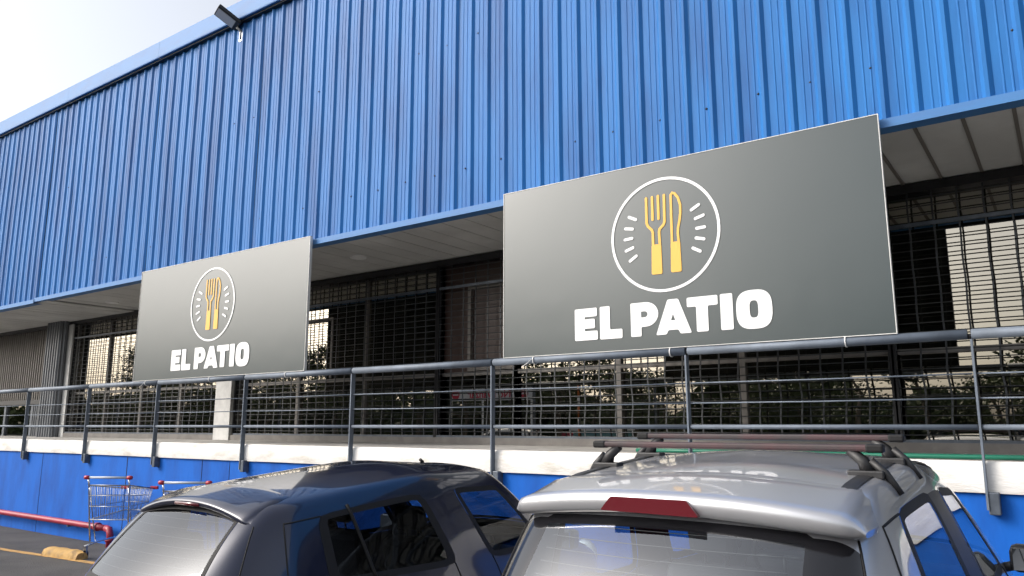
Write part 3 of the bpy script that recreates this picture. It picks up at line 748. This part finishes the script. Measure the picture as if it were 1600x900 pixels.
# silver hatchback
belt = mk([(0, -.24, 1.0), (.32, -.22, 1.0), (.50, -.17, 1.0), (.67, -.05, 1.0), (.735, .30, .98), (.745, .44, .98), (.765, 1.56, .95), (.765, 1.72, .95), (.735, 2.82, .94), (.71, 3.0, .95), (.5, 3.11, .975), (.27, 3.18, .985), (0, 3.20, .99)])
top = mk([(0, .10, 1.43), (.28, .11, 1.425), (.46, .13, 1.41), (.585, .18, 1.385), (.615, .36, 1.445), (.622, .48, 1.465), (.632, 1.10, 1.505), (.632, 1.26, 1.505), (.605, 1.95, 1.435), (.57, 2.08, 1.465), (.42, 2.13, 1.50), (.22, 2.17, 1.515), (0, 2.18, 1.52)])
roof = [[(.505, .36, 1.490), (.28, .34, 1.511), (0, .34, 1.52)], [(.515, .48, 1.514), (.28, .48, 1.540), (0, .48, 1.55)], [(.53, 1.10, 1.556), (.28, 1.10, 1.588), (0, 1.10, 1.598)], [(.53, 1.26, 1.556), (.28, 1.26, 1.590), (0, 1.26, 1.60)], [(.49, 1.90, 1.53), (.25, 1.94, 1.555), (0, 1.94, 1.56)]]
low = [lower(.22, -.30, .78, 3.40), lower(.45, -.36, .825, 3.46), lower(.74, -.33, .83, 3.44)]
nose = [[(.69, 3.14, .88), (.46, 3.22, .93), (.26, 3.25, .945), (0, 3.26, .95)], [(.62, 3.34, .76), (.45, 3.39, .78), (.26, 3.41, .79), (0, 3.42, .795)]]
silver, sbvh, ssr, sst, sss = car('parked_car', 'silver hatchback with roof rack bars parked nose to the wall', (-1.125, 2.31, .04), 0, belt, top, roof, low, nose, 'silver_paint', 'car_glass', 'hatch_glass', (2, 0, 2), (.45, 2.78))
def sprof(x, q):
    r = sst(x, .40); z0 = r.z if r is not None else 1.5
    yb = .05 + .05 * q ** 5; zt = 1.488 - .050 * q ** 2.5; zl = 1.426 - .042 * q ** 2
    return [(.42, z0 + .003), (.30, z0 - .006), (yb + .07, zt + .012), (yb + .02, zt + .004), (yb + .004, zt - .012), (yb + .012, zl + .012), (yb + .025, zl), (yb + .08, zl - .008), (.34, zl + .0), (.42, z0 - .05)]
ssp = lip(.61, .4, silver, sprof, 'silver_paint', sst)
bl = flat('brake_light', [rounded([(-.205, .005), (-.165, .052), (.105, .052), (.145, .002)], .008)], .02, 'tail_red', ssp)
bl.rotation_euler = (R(90), 0, 0); bl.location = (0, .052, 1.425)
for s in (1, -1):
    mb = MB(); rows = []
    for k in range(22):
        y = .36 + 1.66 * k / 21; row = []
        for dx in (-.024, -.012, 0, .012, .024):
            h_ = sbvh.ray_cast(Vector((s * .515 + dx, y, 3)), Vector((0, 0, -1))); row.append(h_[0] + h_[1] * (.0055 if dx == 0 else .004))
        rows.append(row)
    mb.grid(rows).build('roof_ditch_trim', 'plastic_black', silver)
for yb, zbar in ((.67, 1.632), (1.09, 1.662)):
    zr = sst(0, yb).z
    bar = MB().box((-.545, yb - .021, zbar - .012), (.545, yb + .021, zbar + .012), .008).build('rack_bar', 'rack_bar', silver)
    for s in (1, -1):
        h_ = sst(s * .515, yb)
        ft = MB(); ft.box((s * .515 - .06, yb - .03, h_.z - .012), (s * .515 + .06, yb + .03, h_.z + .018), .006)
        ft.tube([(s * .52, yb, h_.z + .012), (s * .505, yb, h_.z + .05), (s * .46, yb, zbar - .01)], [.028, .022, .018], 8)
        ft.tube([(s * .53, yb, h_.z + .05), (s * .575, yb, h_.z + .01), (s * .622, yb, h_.z - .06)], [.016, .014, .010], 8)
        ft.build('rack_foot', 'plastic_black', bar)
        MB().box((s * .548 - .03, yb - .024, zbar - .016), (s * .548 + .03, yb + .024, zbar + .014), .008).build('end_cap', 'rubber', bar)

# ------------------------------------------------------------------ across the car park (seen mirrored in the shop windows)
def tree_meshes(seed, H, leafn, spread):
    r_ = random.Random(seed); tb = MB(); tips = []
    pts = [Vector((0, 0, -.1))]; 
    for k in range(1, 7): pts.append(Vector((r_.uniform(-.12, .12) * k, r_.uniform(-.12, .12) * k, H * .8 * k / 6)))
    tb.tube(pts, [.20 * (1 - k / 7.5) for k in range(7)], 8)
    for b in range(14):
        i = r_.randint(2, 6); p = pts[i]; a = r_.uniform(0, 6.28); L = spread * r_.uniform(.5, 1) * (1.2 - i / 9)
        e = p + Vector((math.cos(a) * L, math.sin(a) * L, L * r_.uniform(.25, .9))); m_ = (p + e) / 2 + Vector((0, 0, -.1 * L))
        tb.tube([p, m_, e], [.06, .04, .015], 5); tips += [e, (m_ + e) / 2, e + Vector((r_.uniform(-.6, .6), r_.uniform(-.6, .6), r_.uniform(-.2, .6)))]
    tips.append(pts[-1] + Vector((0, 0, .5)))
    lm = MB()
    cl = [(t_, r_.uniform(.45, 1.0)) for t_ in tips]
    for k in range(leafn):
        c, s_ = r_.choice(cl); d = Vector((r_.gauss(0, 1), r_.gauss(0, 1), r_.gauss(0, .7))) * s_ * .55
        p = c + d; u = Vector((r_.uniform(-1, 1), r_.uniform(-1, 1), r_.uniform(-1, 1))).normalized(); w_ = u.cross(Vector((r_.uniform(-1, 1), r_.uniform(-1, 1), r_.uniform(-1, 1)))).normalized()
        l_ = r_.uniform(.08, .17); q = l_ * .45
        lm.add([p - u * l_, p + w_ * q, p + u * l_, p - w_ * q], [(0, 1, 2, 3)])
    return tb.mesh('trunk'), lm.mesh('crown')
protos = [tree_meshes(11, 8.5, 3600, 2.4), tree_meshes(12, 10.5, 3800, 2.2), tree_meshes(13, 6.5, 3200, 2.6)]
tree_lab = ['broad leafy tree across the car park, mirrored in the shop glass', 'tall slim tree across the car park, mirrored in the shop glass', 'low bushy tree across the car park, mirrored in the shop glass']
spots = []
r_ = random.Random(21)
x = -78.0
while x < 16:
    spots.append((x, -17 - r_.uniform(0, 6) - (4 if x < -30 else 0))); x += r_.uniform(2.0, 3.3)
for i, (x, y) in enumerate(spots):
    k = i % 3 if i % 5 else 2
    t = thing('tree', tree_lab[k], 'tree', (x, y, .05), r_.uniform(0, 6.28), 'trees across the car park')
    s_ = r_.uniform(.65, .95) * (1.35 if x < -24 else 1); t.scale = (s_, s_, s_ * r_.uniform(.8, 1.0))
    obj('trunk', protos[k][0], 'bark', t); obj('crown', protos[k][1], 'leaf_a' if i % 2 else 'leaf_b', t)
hd = MB(); rh = random.Random(4)
for k in range(46000):
    x = rh.uniform(-115, 30); top_ = 3.4 + 1.0 * math.sin(x * .37) + .8 * math.sin(x * 1.13 + 1) + .4 * math.sin(x * 2.9); y = -27 + rh.gauss(0, 1.0); z = .1 + top_ * rh.random() ** .8; p = Vector((x, y, z))
    u = Vector((rh.uniform(-1, 1), rh.uniform(-1, 1), rh.uniform(-1, 1))).normalized(); w_ = u.cross(Vector((rh.uniform(-1, 1), rh.uniform(-1, 1), rh.uniform(-1, 1)))).normalized()
    hd.add([p - u * .4, p + w_ * .22, p + u * .4, p - w_ * .22], [(0, 1, 2, 3)])
tag(hd.build('undergrowth', 'leaf_a'), 'dense green undergrowth along the far edge of the car park', 'undergrowth', kind='stuff')
def text_mesh(s, size, m, parent, loc, rot):
    cu = bpy.data.curves.new('text', 'FONT'); cu.body = s; cu.size = size; cu.align_x = 'CENTER'; cu.align_y = 'CENTER'; cu.extrude = .002; cu.offset = .008
    to = bpy.data.objects.new('tmp', cu); C.objects.link(to); dg = bpy.context.evaluated_depsgraph_get()
    me = bpy.data.meshes.new_from_object(to.evaluated_get(dg)); bpy.data.objects.remove(to); me.materials.clear()
    o = obj('lettering', me, m, parent, loc); o.rotation_euler = rot; return o
bn = thing('height_barrier_sign', 'white overhead board with red no entry discs, mirrored in the shop glass', 'sign', (-19.1, -9.0, .05), R(180 - 6))
box('board', (-2.0, -.03, 2.70), (2.0, .03, 3.20), 'banner_white', bn)
for s in (-1.62, 1.62):
    d_ = flat('no_entry_disc', [circle((0, 0), .19, 32)], .006, 'banner_red', bn); d_.rotation_euler = (R(90), 0, 0); d_.location = (s, -.034, 2.95)
    b_ = flat('no_entry_bar', [[(-.13, -.028), (.13, -.028), (.13, .028), (-.13, .028)]], .006, 'banner_white', bn); b_.rotation_euler = (R(90), 0, 0); b_.location = (s, -.041, 2.95)
text_mesh('No avanzar', .44, 'banner_red', bn, (0, -.034, 2.95), (R(90), 0, 0))
for s in (-1.9, .35, 1.9): MB().tube([(s, .06, 0), (s, .06, 3.25)], .04, 8).build('post', 'banner_white', bn)
op = thing('striped_pole', 'orange and white banded pole across the car park, mirrored in the shop glass', 'pole', (-15.2, -9.5, .05))
for k in range(8): MB().lathe([(0, k * .4), (.05, k * .4), (.05, k * .4 + .4), (0, k * .4 + .4)], 10, 'z').build('band', 'orange' if k % 2 else 'banner_white', op)
kq = thing('kiosk', 'teal and crimson panelled kiosk across the car park, mirrored in the shop glass', 'kiosk', (-15.6, -12.0, .05))
box('panel', (-.9, -.8, 0), (.9, .8, 1.5), 'teal_panel', kq); box('roof', (-1.0, -.9, 1.5), (1.0, .9, 1.62), 'banner_white', kq); box('side_board', (-1.7, -.4, 0), (-.95, .4, 1.4), 'crimson_panel', kq)
def copy_tree(o, parent=None, swap=None):
    c = o.copy(); C.objects.link(c); c.parent = parent
    if c.type == 'MESH' and swap and o.data.materials and o.data.materials[0] == MATS[swap[0]]:
        c.data = o.data.copy(); c.data.materials[0] = MATS[swap[1]]
    for ch in list(o.children): copy_tree(ch, c, swap)
    return c
wc = copy_tree(silver, None, ('silver_paint', 'white_paint'))
wc.location = (-19.5, -13.0, .05); wc.rotation_euler.z = R(80); wc['label'] = 'white hatchback parked across the car park, mirrored in the shop glass'
